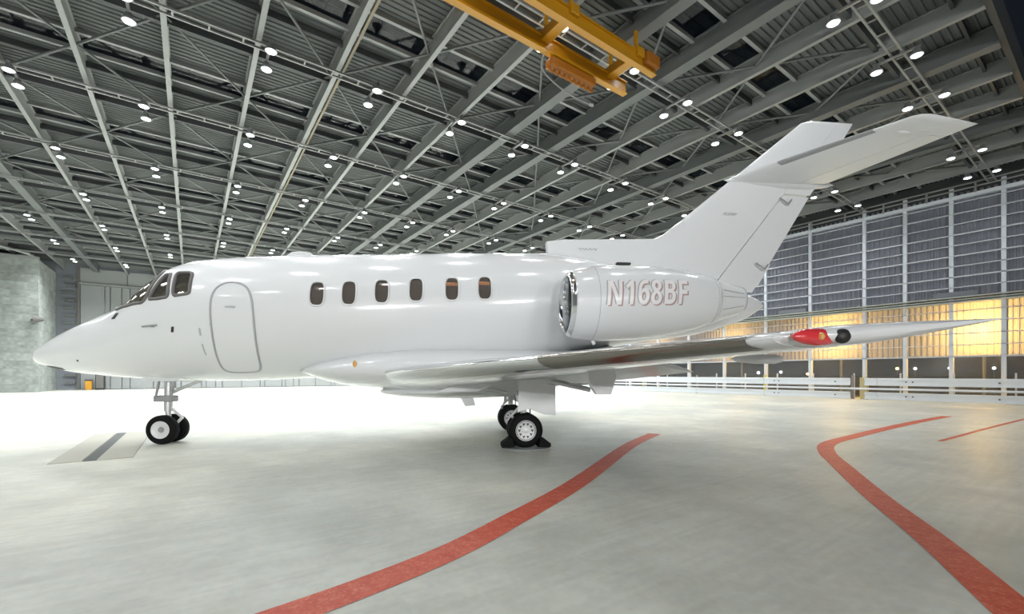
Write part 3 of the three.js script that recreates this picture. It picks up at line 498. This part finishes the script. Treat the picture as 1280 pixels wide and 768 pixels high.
// ---- tail
const finLE = y => 10.52 + (y - 3.0) * 1.2343, finTE = y => 14.06 + (y - 3.0) * .628;
const frow = (y, x0, x1) => airfoilRow(y, finLE(y), finTE(y) - finLE(y), 0, 0, .085 - .006 * (y - 3), x0, x1, 1, 1, 16, 'y');
{
  const f = mesh('fin', [sections([2.9, 3.4, 4, 4.6, 5.2, 5.8, 6.4, 6.8, 6.84].map(y => frow(y, 0, y > 5.45 ? .70 : .70)))], M.paint, jet);
  const cap = []; mesh('fin_cap', [sections([6.84, 6.87, 6.9].map((y, i) => airfoilRow(y, finLE(y) + i * .08, (finTE(y) - finLE(y)) - i * .08 + .0, 0, 0, [.06, .045, .015][i], 0, 1, 1, 1, 14, 'y')))], M.paint, f);
  const r = mesh('rudder', [sections([3.08, 3.6, 4.2, 4.8, 5.2].map(y => frow(y, .707, 1)))], M.paint, jet);
  mesh('fin_tail', [sections([5.25, 5.8, 6.4, 6.84].map(y => frow(y, .703, 1)))], M.paint, f);
  for (const [s, y] of [[14.45, 3.62], [15.0, 5.05]]) for (const z of [1, -1]) mesh('rudder_hinge', [bar([s - .32, y + .08, z * .1], [s - .12, y - .06, z * .12], .016, 6), bar([s - .02, y + .06, z * .07], [s - .12, y - .06, z * .11], .02, 6)], M.grey, r);
  for (const [y0, y1] of [[3.3, 4.9]]) mesh('trim_tab', [sections([3.2, 3.7].map(y => frow(y, .93, 1.01)))], M.paint, r);
  // dorsal fin
  const sh = new THREE.Shape([[9.6, 3.5], [9.57, 4.03], [9.9, 4.075], [11.84, 4.15], [12.06, 4.26], [12.5, 4.6], [12.6, 3.4]].map(p => new THREE.Vector2(...p)));
  mesh('dorsal_fin', [new THREE.ExtrudeGeometry(sh, { depth: .1, bevelEnabled: true, bevelSize: .02, bevelThickness: .06, bevelSegments: 4 }).translate(0, -.02, -.05)], M.paint, jet);
  for (const [s0, y0, z0, l] of [[10.2, 3.88, .125, .4], [13.35, 4.72, .17, .3]]) mesh('maker_script', [tube(Array.from({ length: 15 }, (_, i) => [s0 + l * i / 14, y0 + .025 * Math.sin(i * 2.3), z0]), .006, false, 80, 4)], M.seam, jet);
  mesh('ram_air_inlet', [rbox(.3, .05, .1, .02, 11.05, 3.52, .42)], M.black, jet);
  mesh('tail_cone', [solidFix(closedGeo(loft(makeHull([[13.2, 3.2, 2.3, .4], [13.8, 3.08, 2.44, .27], [14.2, 2.93, 2.66, .14], [14.34, 2.83, 2.76, .04]]), 13.2, 14.34, 16, 0, 28)))], M.paint, jet);
}
for (const side of [1, -1]) {
  const put = (name, g, mat, parent) => mesh(name, [side > 0 ? g : flip(g)], mat, parent);
  const st = t => { const k = (t - .05) / 2.35; return { LE: 13.6 + 1.8 * k, TE: 15.68 + .82 * k, y0: 5.53 + .12 * k, y1: 5.45 + .09 * k, th: .085 - .01 * k }; };
  const row = (t, a, b) => { const q = st(t); return airfoilRow(t, q.LE, q.TE - q.LE, q.y0, q.y1, q.th, a, b, 1, 1); };
  const s = put('tailplane', sections([.0, .4, .9, 1.5, 2.1, 2.36].map(t => row(t, 0, .66))), M.paint, jet);
  put('elevator', sections([.16, .9, 1.6, 2.05].map(t => row(t, .667, 1))), M.paint, s);
  put('tailplane_tip', sections([2.06, 2.36, 2.42, 2.45].map((t, i) => { const q = st(t); return airfoilRow(t, q.LE + [.0, 0, .05, .16][i] + (i < 1 ? (q.TE - q.LE) * 0 : 0), q.TE - q.LE - [0, 0, .05, .16][i], q.y0, q.y1, q.th * [1, 1.01, .75, .3][i], i < 0 ? 0 : 0, 1, 1, 1); })), M.paint, s);
  const le = []; for (let i = 0; i <= 12; i++) { const t = .75 + i / 12 * 1.2, q = st(t), r = []; for (let j = 0; j <= 12; j++) { const a = -1 + j / 6, x = a * a * .055, c = q.TE - q.LE, T = 5 * q.th * (.2969 * Math.sqrt(x) - .126 * x); r.push([q.LE + x * c - .006 * (1 - Math.abs(a)), q.y0 + (q.y1 - q.y0) * x + (a < 0 ? 1 : -1) * (T * c + .005), t]); } le.push(r); }
  const lg = gridGeo(le); lg.computeVertexNormals(); put('leading_edge', lg, M.grey, s).userData.label = 'dark grey leading edge strip';
  for (const [t, x] of [[1.35, .52], [1.45, .72], [2.05, .35], [2.15, .55], [.5, .3]]) { const q = st(t), c = q.TE - q.LE; put('hinge_fairing', new THREE.SphereGeometry(1, 12, 8).scale(.14, .03, .045).translate(q.LE + x * c, q.y0 - .075, t), M.paint, s); }
}
mesh('bullet_fairing', [new THREE.LatheGeometry([[.001, 0], [.07, .2], [.15, .7], [.19, 1.3], [.17, 1.9], [.08, 2.4], [.001, 2.6]].map(p => new THREE.Vector2(...p)), 20).rotateZ(-Math.PI / 2).scale(1, .8, 1).translate(13.45, 5.5, 0)], M.paint, jet);
// ---- landing gear
function wheel(parent, s, y, z, r, wd, outward, holes) {
  const w = group('wheel', parent); w.position.set(s, y, z);
  const pr = [[r * .6, -wd / 2], [r * .8, -wd / 2], [r * .93, -wd * .42], [r, -wd * .25], [r, wd * .25], [r * .93, wd * .42], [r * .8, wd / 2], [r * .6, wd / 2]].map(p => new THREE.Vector2(...p));
  mesh('tyre', [new THREE.LatheGeometry(pr, 40).rotateX(Math.PI / 2)], M.rubber, w);
  const rim = new THREE.LatheGeometry([[.001, wd * .36], [r * .16, wd * .36], [r * .18, wd * .26], [r * .5, wd * .34], [r * .58, wd * .47], [r * .64, wd * .49], [r * .64, -wd * .49], [.001, -wd * .4]].map(p => new THREE.Vector2(...p)), 32).rotateX(Math.PI / 2).scale(1, 1, outward);
  mesh('rim', [rim], M.rim, w);
  if (holes) mesh('rim_holes', [...Array.from({ length: 10 }, (_, i) => { const a = i / 10 * Math.PI * 2; return new THREE.CylinderGeometry(r * .1, r * .1, .012, 3).rotateX(Math.PI / 2).translate(Math.cos(a) * r * .38, Math.sin(a) * r * .38, outward * wd * .325); }),
    new THREE.TorusGeometry(r * .55, r * .018, 6, 24).translate(0, 0, outward * wd * .42)], M.hole, w);
  else mesh('hub_cap', [new THREE.CylinderGeometry(r * .14, r * .2, .03, 16).rotateX(Math.PI / 2).translate(0, 0, outward * wd * .4)], M.grey, w);
}
{
  const n = group('nose_gear', jet); const s = 2.3;
  wheel(n, s, .27, .16, .27, .15, 1, false); wheel(n, s, .27, -.16, .27, .15, -1, false);
  mesh('axle', [bar([s, .27, -.15], [s, .27, .15], .04)], M.alu, n);
  mesh('oleo_strut', [bar([s, .27, 0], [s, .62, 0], .05), bar([s, .6, 0], [s + .02, 1.3, 0], .075)], M.alu, n);
  mesh('torque_link', [bar([s + .05, .66, 0], [s + .25, .48, 0], .028), bar([s + .25, .48, 0], [s + .08, .3, 0], .028)], M.rim, n);
  mesh('steering_unit', [rbox(.34, .12, .2, .02, s - .04, .84, 0), bar([s - .16, .86, .1], [s - .1, 1.2, .08], .022), bar([s + .1, .86, .1], [s + .18, 1.22, .08], .022)], M.grey, n);
  for (const z of [-1, 1]) mesh('gear_door', [box(.62, .3, .015, s + .02, 1.14, z * .24)], M.paint, n).scale.set(1, .25, 1);
  n.children.filter(c => c.name === 'gear_door').forEach(c => c.position.y = .92);
  mesh('drag_brace', [bar([s + .06, .95, .05], [s + .65, 1.22, .05], .022), bar([s + .06, .95, -.05], [s + .65, 1.22, -.05], .022)], M.alu, n);
}
for (const side of [1, -1]) {
  const g = group('main_gear', jet); const s = 8.95;
  wheel(g, s, .305, side * 1.25, .305, .17, side, true); wheel(g, s, .305, side * .97, .305, .17, -side, true);
  mesh('axle', [bar([s, .305, side * .95], [s, .305, side * 1.25], .045)], M.alu, g);
  mesh('oleo_strut', [bar([s, .3, side * 1.11], [s - .02, .75, side * 1.11], .055), bar([s - .02, .72, side * 1.11], [s - .05, 1.4, side * 1.11], .085)], M.rim, g);
  mesh('torque_link', [bar([s - .06, .74, side * 1.11], [s - .24, .55, side * 1.11], .025), bar([s - .24, .55, side * 1.11], [s - .06, .36, side * 1.11], .025)], M.alu, g);
  const sh = new THREE.Shape([[8.83, 1.2], [9.46, 1.22], [9.46, .585], [9.27, .6], [9.0, .70], [8.8, .64]].map(p => new THREE.Vector2(...p)));
  mesh('gear_door', [new THREE.ExtrudeGeometry(sh, { depth: .02, bevelEnabled: true, bevelSize: .008, bevelThickness: .008, bevelSegments: 2 }).translate(0, 0, side * 1.37 - .01)], M.paint, g);
  const sh2 = new THREE.Shape([[8.4, 1.15], [9.3, 1.15], [9.2, .98], [8.45, .98]].map(p => new THREE.Vector2(...p)));
  mesh('side_brace', [bar([s - .02, .8, side * 1.1], [s - .1, 1.15, side * .45], .035), bar([s - .3, .95, side * .9], [s - .9, 1.1, side * .85], .025)], M.alu, g);
  const sp = new THREE.Shape([[7.4, .99], [7.75, 1.14], [8.4, 1.14], [8.1, 1.0]].map(p => new THREE.Vector2(...p)));
  mesh('bay_door', [new THREE.ExtrudeGeometry(sp, { depth: .02, bevelEnabled: true, bevelSize: .006, bevelThickness: .006, bevelSegments: 1 }).translate(0, 0, side * 1.32 - .01)], M.paint, g);
  mesh('brake_line', [tube([[s + .06, .35, side * 1.11], [s + .1, .6, side * 1.14], [s + .07, .9, side * 1.1], [s + .02, 1.2, side * 1.1]], .012, false, 20)], M.black, g);
}
{ // keel door panels under the belly
  mesh('keel_fairing', [new THREE.SphereGeometry(1, 32, 16).scale(1.55, .16, .8).translate(7.75, .97, 0)], M.paint, jet);
  const sh = new THREE.Shape([[0, 0], [.28, -.02], [.34, -.24], [.14, -.26]].map(p => new THREE.Vector2(...p)));
  mesh('bay_door', [new THREE.ExtrudeGeometry(sh, { depth: .015, bevelEnabled: false }).translate(7.75, .93, .35)], M.paint, jet);
}
// ---- chocks and tray at the near main wheel
{
  const at = (s, t) => { const c = Math.cos(PSI), q = Math.sin(PSI); return [-8.795 + s * c + t * q, -8.235 - s * q + t * c]; };
  const chock = (s, dir, label) => { const [x, z] = at(s, 1.25), g = group('wheel_chock'); g.position.set(x, .024, z); g.rotation.y = PSI; tag(g, label, 'wheel chock');
    const sh = new THREE.Shape([[0, 0], [.2, 0], [.2, .04], [.07, .14], [.03, .14]].map(([a, b]) => new THREE.Vector2(a * dir, b)));
    mesh('wedge', [new THREE.ExtrudeGeometry(sh, { depth: .3, bevelEnabled: true, bevelSize: .012, bevelThickness: .012, bevelSegments: 2 }).translate(0, .012, -.15)], M.rubber, g); };
  chock(8.95 - .22, -1, 'black rubber wheel chock in front of the near main tyre'); chock(8.95 + .22, 1, 'black rubber wheel chock behind the near main tyre');
  const [x, z] = at(8.95, 1.25), t = group('drip_tray'); t.position.set(x, 0, z); t.rotation.y = PSI; tag(t, 'flat grey oval drip tray under the near main wheel', 'tray');
  mesh('plate', [new THREE.CylinderGeometry(.42, .44, .004, 40).scale(1, 1, .85).translate(0, .002, .05)], M.tray, t); mesh('rim_edge', [new THREE.TorusGeometry(.42, .012, 6, 48).rotateX(Math.PI / 2).scale(1, 1, .85).translate(0, .012, .05)], M.grey, t);
}
renderer.render(scene, camera);
